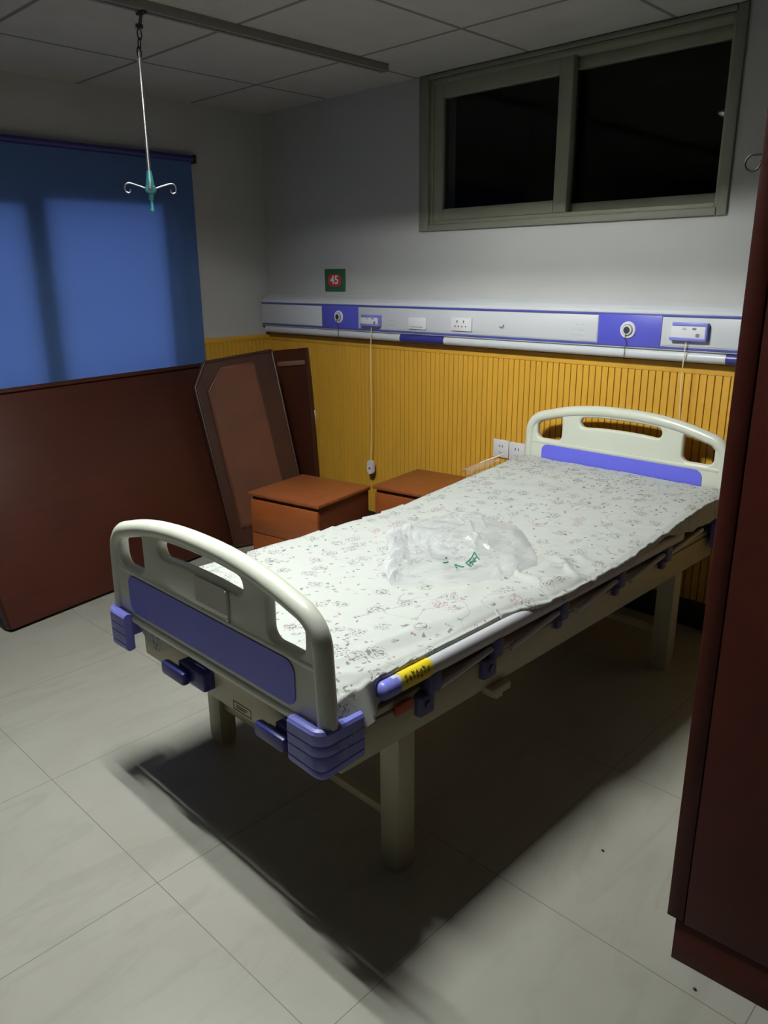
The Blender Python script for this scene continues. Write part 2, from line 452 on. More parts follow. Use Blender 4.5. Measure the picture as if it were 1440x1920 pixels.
# ------------------------------------------------------------------ bed-head service unit
un = thing('service_unit', 'long white and blue medical service trunking on the wall above the bed', 'wall unit', (0, 0, 0))
UX0, UX1 = .022, 3.55
def xprism(bm, prof, x0, x1):
    return prism(bm, [(x0, a, b) for a, b in prof], (x1 - x0, 0, 0))
prof = [(0, 1.352), (-.012, 1.352), (-.050, 1.336), (-.072, 1.322), (-.080, 1.312), (-.080, 1.170), (-.066, 1.164), (0, 1.164)]
obj('trunking', xprism(nb(), prof, UX0, UX1), 'unitwhite', un, smooth=False)
for z in (1.297, 1.173):
    obj('blue_line', box(nb(), UX0 + .004, UX1, -.0825, -.079, z, z + .0105, .001), 'unitline', un)
for a, b in ((.582, .877), (2.322, 2.600)):
    obj('blue_panel', box(nb(), a, b, -.0832, -.079, 1.178, 1.300, .001), 'unitblue', un)
for a, b in ((.045, .578), (.882, 2.318), (2.604, 3.4)):
    obj('cover_panel', box(nb(), a, b, -.0826, -.079, 1.187, 1.294, .001), 'unitwhite', un)
# rounded lower bumper tube
def lowtube(bm, x0, x1, r): return tube(bm, [(x0, -.058, 1.146), (x1, -.058, 1.146)], r, 20)
obj('bumper_tube', lowtube(nb(), UX0 + .02, 1.180, .0210), 'unitwhite', un)
obj('bumper_tube', lowtube(nb(), 1.475, 2.860, .0210), 'unitwhite', un)
obj('lamp_switch_grip', lowtube(nb(), 1.180, 1.475, .0222), 'navy', un)['label'] = 'dark blue grip section'
obj('lamp_switch_grip', lowtube(nb(), 2.860, 3.15, .0222), 'navy', un)['label'] = 'dark blue grip section'
obj('bumper_tube', lowtube(nb(), 3.15, UX1, .0210), 'unitwhite', un)
def lathe_y(bm, cx, cz, prof, n=28):
    """profile of (radius, y)"""
    rings = [[bm.verts.new((cx + r * math.cos(2 * math.pi * j / n), y, cz + r * math.sin(2 * math.pi * j / n))) for j in range(n)] for r, y in prof]
    for A, B in zip(rings, rings[1:]):
        for j in range(n): bm.faces.new((A[j], A[(j + 1) % n], B[(j + 1) % n], B[j]))
    bm.faces.new(rings[-1]); return bm
for gx in (.724, 2.459):
    g = obj('gas_outlet', lathe_y(nb(), gx, 1.240, [(.034, -.082), (.034, -.087), (.031, -.090), (.024, -.090), (.022, -.087)]), 'white', un)
    obj('outlet_ring', lathe_y(nb(), gx, 1.240, [(.0235, -.087), (.0235, -.0925), (.020, -.094), (.0195, -.094), (.0195, -.089)]), 'grey', g)
    obj('outlet_collar', lathe_y(nb(), gx, 1.240, [(.0195, -.089), (.0195, -.097), (.0145, -.098), (.0145, -.094)]), 'white', g)
    obj('outlet_socket', lathe_y(nb(), gx, 1.240, [(.0150, -.090), (.0150, -.0972), (.006, -.0972)]), 'wire', g)
    obj('chain', tube(nb(), [(gx, -.098, 1.230), (gx - .004, -.100, 1.205), (gx + .003, -.092, 1.185), (gx - .008, -.086, 1.165), (gx - .010, -.0815, 1.120)], .0014, 6), 'wire', g)
def module(x0, x1, z0, z1):
    c = obj('call_module', box(nb(), x0, x1, -.104, -.082, z0, z1, .003), 'white', un)
    bm = nb(); box(bm, x0 + .004, x1, -.107, -.082, z1 - .010, z1 + .002, .002); box(bm, x0 - .004, x1, -.107, -.082, z0 - .003, z0 + .009, .002)
    box(bm, x1 - .006, x1 + .002, -.107, -.082, z0, z1, .002)
    obj('module_edge', bm, 'lilac', c)
    w_ = x1 - x0; hh = z1 - z0
    obj('module_button', box(nb(), x0 + w_ * .60, x0 + w_ * .71, -.1055, -.103, z0 + hh * .62, z0 + hh * .75, .001), 'grey', c)
    obj('module_button', box(nb(), x0 + w_ * .32, x0 + w_ * .44, -.1052, -.103, z0 + hh * .60, z0 + hh * .75, .001), 'faint', c)
    obj('module_jack', lathe_y(nb(), x0 + w_ * .76, z0 + hh * .30, [(.0075, -.103), (.0075, -.106), (.003, -.106)], 16), 'grey', c)
    return c
module(.918, 1.054, 1.203, 1.256)
module(2.648, 2.789, 1.213, 1.276)
sp = obj('blank_plate', box(nb(), 1.250, 1.370, -.090, -.082, 1.196, 1.254, .002), 'white', un)
obj('plate_line', box(nb(), 1.262, 1.350, -.0906, -.0895, 1.206, 1.2085), 'grey', sp, smooth=False)  # thin grey line across the plate
so = obj('socket_plate', box(nb(), 1.534, 1.658, -.091, -.082, 1.199, 1.262, .002), 'white', un)
for fx in (.28, .60): obj('socket_hole', box(nb(), 1.534 + .124 * fx, 1.534 + .124 * fx + .005, -.0918, -.0905, 1.238, 1.250), 'wire', so, smooth=False)
for fx in (.18, .34, .52, .70): obj('socket_hole', box(nb(), 1.534 + .124 * fx, 1.534 + .124 * fx + .006, -.0918, -.0905, 1.218, 1.2245), 'wire', so, smooth=False)
obj('clip_hook', tube(nb(), [(1.818, -.084, 1.229), (1.826, -.090, 1.226), (1.836, -.091, 1.226), (1.842, -.090, 1.231), (1.842, -.084, 1.238)], .0016, 8), 'wire', un)
rr = random.Random(3)
for bx in (1.11, 2.20):
    bm = nb()
    for i in range(4):
        for j in range(3):
            if rr.random() < .8: box(bm, bx + i * .016, bx + i * .016 + rr.uniform(.005, .011), -.0830, -.0824, 1.208 + j * .022, 1.208 + j * .022 + .004)
    obj('faint_print', bm, 'faint', un, smooth=False)

# sign with bed number
sg = thing('number_sign', 'small green and red sign reading 45 above the wall trunking', 'sign', (.615, -.001, 1.435))
obj('sign_plate', box(nb(), -.084, .084, -.006, 0, -.061, .061, .002), 'greensign', sg)
obj('number_field', prism(nb(), [(a, -.008, b) for a, b in rrect(-.056, .056, -.034, .032, .032)], (0, .003, 0)), 'redsign', sg, smooth=False)
tb = text_bm('45', .064)
for v in tb.verts: v.co = Vector((v.co.x * 1.05, v.co.y - .0088, v.co.z))
obj('numerals', tb, 'signwhite', sg, smooth=False)

# ------------------------------------------------------------------ wall sockets and call handset
def faceplate(name, label, x0, x1, z0, z1, y=-.018, group=None):
    t = thing(name, label, 'socket', ((x0 + x1) / 2, y, z0), 0, group)
    W = x1 - x0; Hh = z1 - z0
    pl_ = obj('plate', box(nb(), -W / 2, W / 2, -.009, 0, 0, Hh, .0025), 'white', t)
    for sx in (-.010, .008): obj('socket_hole', box(nb(), sx, sx + .004, -.0098, -.0088, Hh * .58, Hh * .58 + .012), 'wire', pl_, smooth=False)
    for sx, sz in ((-.006, .26), (.002, .18), (.010, .26)): obj('socket_hole', box(nb(), sx - .003, sx, -.0098, -.0088, Hh * sz, Hh * sz + .007), 'grey', pl_, smooth=False)
    return t
faceplate('wall_socket', 'left one of the two white wall sockets beside the bed headboard', 1.764, 1.855, .594, .682, group='sockets beside the headboard')
faceplate('wall_socket', 'right one of the two white wall sockets, nearest the bed headboard', 1.858, 1.950, .590, .680, group='sockets beside the headboard')
t = thing('wall_switch', 'white plate half hidden behind the leaning brown board in the corner', 'switch', (.380, -.018, .585))
obj('plate', box(nb(), -.045, .045, -.009, 0, 0, .088, .0025), 'white', t)
obj('rocker', box(nb(), -.018, .018, -.012, -.008, .015, .073, .002), 'white', t)

def handset(x, y, z, cord_top, label, vis=True):
    t = thing('call_handset', label, 'call handset', (x, y, z))
    bm = prism(nb(), [(a, 0, b) for a, b in rrect(-.021, .021, 0, .078, .014)], (0, -.020, 0))
    bmesh.ops.bevel(bm, geom=list(bm.edges), offset=.003, segments=2, affect='EDGES')
    obj('handset_body', bm, 'white', t)
    obj('call_button', lathe_y(nb(), .0, .034, [(.007, -.020), (.007, -.0225), (.003, -.0228)], 14), 'redsign', t)
    ct = Vector(cord_top) - Vector((x, y, z))
    pts = []
    for i in range(15):
        f = i / 14; a = Vector((0, -.01, .077))
        p = a.lerp(ct, f); p.x += .006 * math.sin(f * 6); pts.append(p)
    obj('cord', tube(nb(), pts, .0020, 6), 'cordwhite', t)
    return t
handset(.936, -.050, .368, (.990, -.093, 1.203), 'white call handset hanging on its cord in front of the yellow boards')
handset(2.700, -.052, .600, (2.712, -.095, 1.210), 'white call handset on a cord hanging behind the bed headboard')

# ------------------------------------------------------------------ roller blind
bl = thing('roller_blind', 'blue roller blind pulled down over the left window, lit from behind', 'blind', (0, 0, 0))
bm = nb()
NY, NZ = 40, 24
vs = [[bm.verts.new((.030 + .0015 * math.sin(i * .9) * (1 - j / NZ), -2.70 + (2.70 - .515) * i / NY, .885 + (2.070 - .885) * j / NZ)) for i in range(NY + 1)] for j in range(NZ + 1)]
for j in range(NZ):
    for i in range(NY): bm.faces.new((vs[j][i], vs[j][i + 1], vs[j + 1][i + 1], vs[j + 1][i]))
obj('blind_cloth', bm, 'blind', bl)
obj('roller_tube', tube(nb(), [(.034, -2.72, 2.078), (.034, -.508, 2.078)], .017, 16), 'navy', bl)
obj('end_bracket', box(nb(), .001, .056, -.506, -.494, 2.054, 2.098, .003), 'brown2', bl)
obj('bottom_bar', box(nb(), .024, .036, -2.70, -.515, .868, .888, .003), 'navy', bl)

# ------------------------------------------------------------------ ceiling track and drip hanger
rl = thing('ceiling_track', 'long grey metal track fixed under the tiled ceiling', 'track', (1.292, 0, CEIL))
bm = nb()
box(bm, -.024, .024, -4.2, -.300, -.008, 0, .001); box(bm, -.024, -.018, -4.2, -.300, -.030, -.008, .001); box(bm, .018, .024, -4.2, -.300, -.030, -.008, .001)
box(bm, -.018, -.006, -4.2, -.300, -.030, -.026); box(bm, .006, .018, -4.2, -.300, -.030, -.026)
obj('rail', bm, 'rail', rl, smooth=False)
obj('end_stop', box(nb(), -.025, .025, -.302, -.294, -.032, 0, .002), 'rail', rl)
HXX, HYY = 1.255, -1.497
iv = thing('drip_hanger', 'thin steel drip bag hanger with teal hub hanging from the ceiling track', 'drip hanger', (HXX, HYY, 0))
bm = nb(); box(bm, .010, .056, -.010, .010, 2.325, 2.338, .002); cyl(bm, (.030, 0, 2.325), (.012, 0, 2.290), .006)
cyl(bm, (.012, 0, 2.300), (.010, 0, 2.288), .013)
obj('runner', bm, 'wire', iv)
bm = nb()
for i, z in enumerate((2.270, 2.243, 2.216)):
    pts = []
    for q in range(12):
        a = 2 * math.pi * q / 12; u_ = .008 * math.cos(a); v_ = .018 * math.sin(a)
        pts.append((.008 - i * .006 + (u_ if i % 2 else 0), (0 if i % 2 else u_), z + v_))
    tube(bm, pts, .0026, 6, closed=True)
obj('chain', bm, 'wire', iv)
bm = nb(); cyl(bm, (-.008, 0, 2.203), (-.010, 0, 1.800), .0072, 14); cyl(bm, (-.008, 0, 2.203), (-.008, 0, 2.218), .004, 12)
obj('rod', bm, 'stainless', iv)
bm = nb()
bmesh.ops.create_cone(bm, cap_ends=True, segments=18, radius1=.017, radius2=.009, depth=.055, matrix=Matrix.Translation((-.010, 0, 1.808)))
ball(bm, (-.010, 0, 1.772), .021, (1, 1, .95)); cyl(bm, (-.010, 0, 1.762), (-.010, 0, 1.735), .009, 14)
obj('hub', bm, 'teal', iv)
bm = nb(); cyl(bm, (-.010, 0, 1.738), (-.010, 0, 1.700), .0055, 12); ball(bm, (-.010, 0, 1.700), .008)
obj('hub_tip', bm, 'teal', iv)
for k, ang in enumerate((59, 239, 149, 329)):
    c, s = math.cos(R(ang)), math.sin(R(ang))
    prof = [(.014, 1.774), (.040, 1.783), (.070, 1.792), (.080, 1.792), (.088, 1.786), (.091, 1.774), (.088, 1.763), (.079, 1.758), (.071, 1.763), (.072, 1.772)]
    if k > 1: prof = [(r * .55, z) for r, z in prof]
    bm = nb()
    for off in (-.0042, .0042):
        tube(bm, [(-.010 + r * c - off * s, r * s + off * c, z) for r, z in prof], .0027, 8)
    obj('hook_arm', bm, 'stainless', iv)

# ------------------------------------------------------------------ dark board leaning under the blind
bd = thing('wooden_board', 'large dark red-brown wooden board leaning against the wall under the blue blind', 'board')
P0 = Vector((.735, -2.050, 0)); U = Vector((-.172, .985, 0)).normalized()
lean = Vector((-.374 * .985, -.374 * .172, .985)); Vv = lean.normalized(); LEN = 1.565; HGT = lean.length
Nn = U.cross(Vv); Nn = Nn if Nn.x > 0 else -Nn
def slab(bm, o, u, v, n, u0, u1, v0, v1, d0, d1, bev=.004):
    b2 = nb(); box(b2, u0, u1, v0, v1, d0, d1, bev)
    mtx = Matrix(((u.x, v.x, n.x, o.x), (u.y, v.y, n.y, o.y), (u.z, v.z, n.z, o.z), (0, 0, 0, 1)))
    b2.transform(mtx); me = bpy.data.meshes.new('tmp'); b2.to_mesh(me); b2.free(); bm.from_mesh(me); bpy.data.meshes.remove(me)
    return bm
obj('board_face', slab(nb(), P0, U, Vv, Nn, 0, LEN, .018, HGT - .022, -.058, 0, .012), 'brown', bd)
obj('top_edge', slab(nb(), P0, U, Vv, Nn, -.004, LEN, HGT - .022, HGT, -.064, .007, .005), 'brown', bd)
obj('bottom_edge', slab(nb(), P0, U, Vv, Nn, 0, LEN, .026, .05, -.062, -.056, .001), 'brown', bd)

# ------------------------------------------------------------------ two old boards leaning in the corner
n_ = Vector((.921, -.258, .291)).normalized(); u_ = Vector((.27, .963, 0)).normalized(); v_ = n_.cross(u_)
v_ = v_ if v_.z > 0 else -v_
TLp = Vector((.125, -.593, 1.0))
def in_plane(p, off=0.0): return p + n_ * off
def quad_pts(*ps): return [Vector(p) for p in ps]
outer = quad_pts((.260, -.681, 1.016), (.278, -.767, .883), (.5606, -.765, .001), (.684, -.2995, .001), (.360, -.275, 1.060))
inner = quad_pts((.290, -.609, .986), (.302, -.709, .858), (.543, -.714, .091), (.622, -.399, .105), (.342, -.403, 1.005))
old = thing('old_headboard', 'brown wooden bed end with a raised cut-corner panel leaning in the corner', 'board')
def solid(bm, pts, d0, d1, shrink=0.0):
    """polygon in the plane of n_, thick from d0 to d1 along n_, front face shrunk for a sloping edge"""
    c = sum(pts, Vector()) / len(pts)
    A = [bm.verts.new(p + n_ * d0) for p in pts]
    B = [bm.verts.new(c + (p - c) * (1 - shrink) + n_ * d1) for p in pts]
    k = len(pts); bm.faces.new(A); bm.faces.new(B[::-1])
    for i in range(k): bm.faces.new((A[i], B[i], B[(i + 1) % k], A[(i + 1) % k]))
    return bm
bm = solid(nb(), outer, -.055, -.004)
bmesh.ops.bevel(bm, geom=list(bm.edges), offset=.006, segments=2, affect='EDGES')
obj('frame_board', bm, 'brown2', old)
bm = solid(nb(), inner, -.006, .022, .05)
bmesh.ops.bevel(bm, geom=list(bm.edges), offset=.006, segments=3, affect='EDGES')
obj('raised_panel', bm, 'brown3', old)['label'] = 'paler raised panel'
bm = nb()
c = sum(outer, Vector()) / 5
for i in range(5):
    a, b = outer[i], outer[(i + 1) % 5]
    tube(bm, [c + (a - c) * .975 + n_ * -.004, c + (b - c) * .975 + n_ * -.006], .007, 10)
obj('frame_moulding', bm, 'brown2', old)

ob = thing('old_door', 'narrow dark brown door leaning behind the brown bed end in the corner', 'board')
# face plane near the back wall, tilted a little in its own plane
O2 = Vector((.500, -.075, .004)); up2 = Vector((-.118, .052, 1.0)).normalized(); r2 = Vector((.985, .06, .165))
r2 = (r2 - up2 * r2.dot(up2)).normalized(); n2 = r2.cross(up2); n2 = n2 if n2.y < 0 else -n2
O2 = O2 + n2 * .0
obj('door_leaf', slab(nb(), O2, r2, up2, n2, -.305, -.012, .060, 1.052, -.016, .012, .003), 'brown', ob)
M['strip'] = mat('pale_strip', (.20, .115, .075), .4)
obj('light_strip', slab(nb(), O2, r2, up2, n2, -.26, -.022, .952, .980, .010, .022, .002), 'strip', ob)['label'] = 'paler strip across the top'
obj('edge_rail', slab(nb(), O2, r2, up2, n2, -.012, .0, .060, 1.052, -.018, .016, .003), 'brown2', ob)

# ------------------------------------------------------------------ bedside cabinets
def bedside(label, x, y, rz, first=None):
    t = thing('bedside_cabinet', label, 'bedside cabinet', (x, y, 0), rz, 'red-brown bedside cabinets by the bed')
    W, D, H = .440, .400, .470
    if first is not None:
        for ch in first.children:
            c_ = ch.copy(); COL.objects.link(c_); c_.parent = t
            for g_ in ch.children:
                d_ = g_.copy(); COL.objects.link(d_); d_.parent = c_
        return t
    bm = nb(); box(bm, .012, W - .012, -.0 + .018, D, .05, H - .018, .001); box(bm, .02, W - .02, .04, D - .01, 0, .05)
    obj('body', bm, 'orangeshade', t)
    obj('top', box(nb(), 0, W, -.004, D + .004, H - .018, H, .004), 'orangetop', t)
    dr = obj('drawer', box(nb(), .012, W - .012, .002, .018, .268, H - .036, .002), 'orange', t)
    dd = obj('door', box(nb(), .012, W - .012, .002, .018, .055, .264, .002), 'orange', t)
    for p, z in ((dr, .345), (dd, .235)):
        pass
    return t
b1 = bedside('red-brown bedside cabinet standing in front of the leaning boards', 1.018, -.985, R(9))
bedside('red-brown bedside cabinet against the yellow wall beside the bed head', 1.385, -.500, R(8), b1)

# ------------------------------------------------------------------ wardrobe at the right
wd = thing('wardrobe', 'tall dark maroon wardrobe at the right edge of the room', 'wardrobe', (3.482, -1.700, 0), R(2.6))
bm = nb(); box(bm, .010, .90, .020, .58, .108, 2.12, .002)
obj('carcass', bm, 'maroon', wd, smooth=False)
obj('plinth', box(nb(), .014, .90, .0, .56, 0, .108, .002), 'maroon', wd)
obj('door_leaf', box(nb(), .033, .90, -.004, .020, .108, 2.12, .002), 'maroon', wd)
obj('edge_strip', box(nb(), -.004, .0315, -.005, .020, .112, 2.12, .002), 'maroon', wd)
hk = thing('wire_hook', 'small dark curled wire hook sticking out beside the wardrobe', 'hook', (3.482, -1.600, 1.664))
pts = [(.0, 0, -.004), (-.030, 0, -.001)]
for i in range(15):
    a = R(75 + 300 * i / 14); pts.append((-.054 + .0135 * math.cos(a), 0, -.014 + .0135 * math.sin(a)))
obj('hook_wire', tube(nb(), pts, .0018, 8), 'wire', hk)
obj('screw_base', cyl(nb(), (-.004, 0, -.002), (.002, 0, -.002), .005, 12), 'wire', hk)

# ------------------------------------------------------------------ hospital bed
BZ = R(-1.25)
bed = thing('hospital_bed', 'cream and lilac hospital bed with its foot towards the camera', 'bed', (2.445, -2.165, 0), BZ)
def bp(lbl, bm, m, par=None, label=None, angle=35):
    o_ = obj(lbl, bm, m, par or bed, angle=angle)
    if label: o_['label'] = label
    return o_
LB = 2.055
# legs and rails
for sx in (-1, 1):
    for ly in (.270, 1.745):
        bm = nb(); cx = sx * .400
        box(bm, cx - .034, cx + .034, ly - .030, ly + .030, .012, .46, .006)
        lg = bp('leg', bm, 'steel_cream')
        bm = prism(nb(), [(a, b, .0) for a, b in rrect(cx - .0325, cx + .0325, ly - .0285, ly + .0285, .012)], (0, 0, .016))
        bp('foot_cap', bm, 'steel_cream', lg)
for sx in (-1, 1):
    bp('side_rail', box(nb(), sx * .420 - .020, sx * .420 + .020, .050, LB - .05, .400, .490, .004), 'steel_cream')
    bp('deck_edge', box(nb(), sx * .415 - .022, sx * .415 + .022, .080, LB - .10, .494, .512, .003), 'steel_cream')
for ly in (.270, 1.745):
    bp('cross_bar', box(nb(), -.368, .368, ly - .012, ly + .012, .130, .155, .003), 'steel_cream')
for ly in (.031, LB - .07):
    bp('end_rail', box(nb(), -.400, .400, ly, ly + .030, .405, .535, .004), 'steel_cream')
bp('deck', box(nb(), -.400, .400, .085, LB - .09, .470, .494, .002), 'steel_cream')

# end boards: local (x, z)
def arch(x):   # top outline height
    return .872 - .055 * (abs(x) / .40) ** 2.3
def end_outline(z0, inset=0.0):
    pts = [(-.472 + inset, z0), (.472 - inset, z0)]
    top = []
    for i in range(31):
        x = .395 - .79 * i / 30
        top.append((x * (1 - inset / .42), arch(x) - inset))
    right = []
    for i in range(9):
        a = R(0 + 78 * i / 8)
        right.append((.372 + .090 * math.cos(a) - inset, .735 + .082 * math.sin(a) * .98 - inset * .6))
    left = [(-x, z) for x, z in right[::-1]]
    return pts + right[:-1] + [p for p in top if abs(p[0]) < .372] + left[1:]
def hole_side(s):
    raw = rrect(.276, .402, .700, .822, .026, 8)
    pts = []
    for x, z in raw:
        zt = arch(x) - .044
        if x > .33 and z > .76:
            f = (x - .33) / .072; zt = min(zt, .800 - .040 * f ** 2)
        pts.append((s * x, min(z, zt)))
    return pts
def hole_mid():
    pts = []
    n = 14
    for i in range(n + 1):
        x = .165 - .33 * i / n; pts.append((x, arch(x) - .046))
    for i in range(1, 6):
        a = R(90 + 180 * i / 6); pts.append((-.165 + .020 * math.cos(a), arch(.165) - .068 + .022 * math.sin(a)))
    for i in range(n + 1):
        x = -.165 + .33 * i / n; pts.append((x, arch(x) - .090))
    for i in range(1, 6):
        a = R(-90 + 180 * i / 6); pts.append((.165 + .020 * math.cos(a), arch(.165) - .068 + .022 * math.sin(a)))
    return pts
def end_board(name, y, dz, out):
    """out = -1: outer side faces -y (foot), +1 for the head end"""
    z0 = .528 if out < 0 else .46
    ol = end_outline(z0)
    bm = board_mesh(name, ol, [hole_side(1), hole_side(-1), hole_mid()], .030, .010, 'cream', bed)
    # thick rolled rim round the top
    rim = [p for p in end_outline(z0, .018)][1:] + [end_outline(z0, .018)[0]]
    tube(bm, [(x, 0, z) for x, z in rim], .0235, 14)
    # rolled bar below the hand holes and a lip along the bottom
    for s in (-1, 1):
        if out < 0:
            pass
    tube(bm, [(-.445 + .89 * i / 24, 0, .684) for i in range(25)], .0170, 12)
    if out < 0:
        tube(bm, [(-.455, -.006, .540), (.455, -.006, .540)], .0155, 10)
    else:
        tube(bm, [(-.455, 0, .475), (.455, 0, .475)], .0155, 10)
    # side webs running down from the bar
    o_ = bp(name, bm, 'cream', angle=45)
    o_.location = (0, y, dz)
    zi = .564 if out < 0 else .52
    for sd in (-1, 1):
        pl = prism(nb(), [(a, sd * .0155, b) for a, b in rrect(-.372, .366, zi, .676, .030)], (0, sd * .0022, 0))
        i_ = bp('blue_inlay', pl, 'inlay', o_, 'blue inlay panel')
    return o_
fb = end_board('footboard', .005, 0.0, -1)
hb = end_board('headboard', LB - .025, .050, 1)
# faded paper label and its holder on the footboard
bp('paper_label', prism(nb(), [(a, -.0165, b) for a, b in rrect(-.015, .120, .706, .772, .003)], (0, -.0012, 0)), 'paper', fb, 'faded paper label')
bm = nb(); cyl(bm, (.128, -.018, .690), (.128, -.018, .775), .0035, 8); box(bm, .124, .132, -.024, -.016, .764, .772, .001); box(bm, .124, .132, -.024, -.016, .692, .700, .001)
bp('label_clip', bm, 'paper', fb)
# moulded corner bumpers
def bumper(sx, end):
    """wraps the corner: front leg along x, side leg along y"""
    path = []
    xo, yo, r = .478, -.040, .035
    path += [(.368, yo), (.41, yo)]
    path += [(xo - r + r * math.cos(R(a)), yo + r + r * math.sin(R(a))) for a in range(-80, 1, 16)]
    path += [(xo, .02), (xo, .055), (xo, .088)]
    prof = []   # (inward offset, z) down the outside, then up the inside
    zt, zb = .558, .447
    zz = [(.012, zt), (.004, zt - .003), (0, zt - .010)]
    for k in range(1, 4):
        zc = zt - .010 - k * .026
        zz += [(0, zc + .003), (.0016, zc), (0, zc - .003)]
    zz += [(0, zb + .010), (.004, zb + .002), (.012, zb)]
    prof = zz + [(.026, zb + .004), (.026, zt - .004)]
    bm = nb(); rows = []
    N = len(path)
    for i, (x, y) in enumerate(path):
        a = path[max(i - 1, 0)]; b = path[min(i + 1, N - 1)]
        tx, ty = b[0] - a[0], b[1] - a[1]; L = math.hypot(tx, ty); nx, ny = ty / L, -tx / L
        drop = 0
        row = []
        for off, z in prof:
            zz_ = z
            if z < .48:      # lower edge dips towards the corner
                c_ = max(0.0, 1 - abs(i - 4.5) / 5.5); zz_ = z - .010 * c_
            row.append(bm.verts.new((sx * (x - nx * off), (y - ny * off), zz_)))
        rows.append(row)
    for A, B in zip(rows, rows[1:]):
        k = len(A)
        for j in range(k): bm.faces.new((A[j], A[(j + 1) % k], B[(j + 1) % k], B[j]))
    bm.faces.new(rows[0]); bm.faces.new(rows[-1][::-1])
    if end:
        for v in bm.verts: v.co.y = LB - .02 - v.co.y
    return bp('corner_bumper', bm, 'lilac', angle=28)
for sx in (-1, 1): bumper(sx, 0)
for sx in (-1, 1): bumper(sx, 1)
# folded crank handles
for cx in (-.115, .310):
    bm = nb(); box(bm, cx - .040, cx + .085, -.002, .042, .434, .486, .006)
    ch = bp('crank_handle', bm, 'navy')
    bm = nb(); box(bm, cx - .092, cx + .020, -.026, -.001, .436, .474, .008)
    bp('crank_grip', bm, 'navy', ch)
for x0 in (.052, .205):
    bm = nb()
    for a, b, c_, d_ in ((0, .075, .0, .0012), (0, .075, .0228, .024), (0, .0012, 0, .024), (.0738, .075, 0, .024), (.012, .05, .008, .0095), (.012, .06, .014, .0155)):
        box(bm, x0 + a, x0 + b, .0300, .0315, .412 + c_, .412 + d_)
    bp('printed_label', bm, 'wire', angle=10)
# folded guard on the camera side
gx = .454
gd = bp('guard_tube', tube(nb(), [(gx, .195, .568), (gx, 1.660, .570)], .0185, 18, flat=1.25), 'unitwhite', None, 'white folded guard rail tube')
bm = nb(); cyl(bm, (gx, .168, .568), (gx, .208, .568), .0225, 20); ball(bm, (gx, .170, .568), .0225, (1, .75, 1), 18)
bp('guard_end_cap', bm, 'lilac', gd, 'lilac end cap')
st = nb()
for k in range(13):
    a0 = R(-15 + k * 12)
    pass
n = 14
rowA = []; rowB = []
for k in range(n + 1):
    a = R(-60 + 190 * k / n)
    x = gx + .0190 * math.cos(a) ; z = .568 + .0240 * math.sin(a)
    rowA.append(st.verts.new((x, .218, z))); rowB.append(st.verts.new((x, .322, z)))
for k in range(n): st.faces.new((rowA[k], rowB[k], rowB[k + 1], rowA[k + 1]))
bp('warning_sticker', st, 'yellowlabel', gd, 'yellow warning sticker')
st = nb()
rr = random.Random(5)
for k in range(7):
    yy = .229 + k * .0125
    for q in range(2):
        a = R(15 + 28 * q + rr.uniform(-8, 8))
        x = gx + .0198 * math.cos(a); z = .568 + .0249 * math.sin(a)
        tx, tz = -math.sin(a), math.cos(a)
        dy = rr.uniform(-.004, .004)
        tube(st, [(x - tx * .004, yy, z - tz * .004), (x + tx * .004, yy + dy, z + tz * .004)], .0009, 5)
        tube(st, [(x, yy - .003, z), (x, yy + .004, z + .001)], .0008, 5)
bp('sticker_print', st, 'wire', gd)
bp('red_tag', box(nb(), .443, .452, .215, .275, .478, .505, .002), 'redtag', gd, 'orange red tag')
for i, cy in enumerate((.335, .585, .900, 1.235, 1.560)):
    bm = nb(); box(bm, gx - .016, gx + .018, cy - .020, cy + .020, .500, .556, .006)
    cl = bp('guard_bracket', bm, 'bracket')
    bm = nb(); box(bm, gx - .048, gx + .006, cy - .046, cy + .010, .440, .502, .010, 3); cyl(bm, (gx - .02, cy - .018, .47), (gx + .011, cy - .018, .47), .012, 16)
    if i in (0, 1): bp('bracket_foot', bm, 'bracket', cl)
    else:
        bm.free()
        bm = nb(); box(bm, gx - .040, gx + .002, cy - .014, cy + .014, .470, .502, .004); bp('bracket_foot', bm, 'bracket', cl)
    if i > 0:
        y1 = cy - .006; y0 = y1 - .245
        bp('guard_strut', tube(nb(), [(gx + .004, y0, .500), (gx + .004, y1, .530)], .0085, 12), 'unitwhite', cl)
bp('guard_strut', tube(nb(), [(gx + .004, 1.58, .520), (gx + .004, 1.84, .548)], .0095, 12), 'unitwhite')
bp('lower_guard_tube', tube(nb(), [(gx - .020, .36, .500), (gx - .020, 1.80, .505)], .010, 12), 'steel_cream')
bm = nb(); box(bm, .425, .462, .575, .655, .378, .400, .002); box(bm, .430, .458, .595, .625, .365, .380, .002)
bp('rail_bolt_plate', bm, 'steel_cream')

# ------------------------------------------------------------------ mattress and sheet
def mat_top(y):
    t = max(0.0, min(1.0, (y - 1.05) / .90)); return .600 + .062 * (t * t * (3 - 2 * t))
mt = thing('mattress', 'thin dark-covered mattress lying under the floral sheet', 'mattress', (2.445, -2.165, 0), BZ)
bm = nb(); NY = 26
rows = []
for j in range(NY + 1):
    y = .036 + (1.995 - .036) * j / NY; zt = mat_top(y) - .006; zb = zt - .080 if y > 1.05 else .5125
    zb = max(zb, .5125)
    e = .012
    rows.append([bm.verts.new((x, y, z)) for x, z in ((-.432, zb + e), (-.432, zt - e), (-.420, zt), (.420, zt), (.432, zt - e), (.432, zb + e), (.420, zb), (-.420, zb))])
for A, B in zip(rows, rows[1:]):
    for j in range(8): bm.faces.new((A[j], A[(j + 1) % 8], B[(j + 1) % 8], B[j]))
bm.faces.new(rows[0]); bm.faces.new(rows[-1][::-1])
obj('mattress_body', bm, 'mattress', mt)

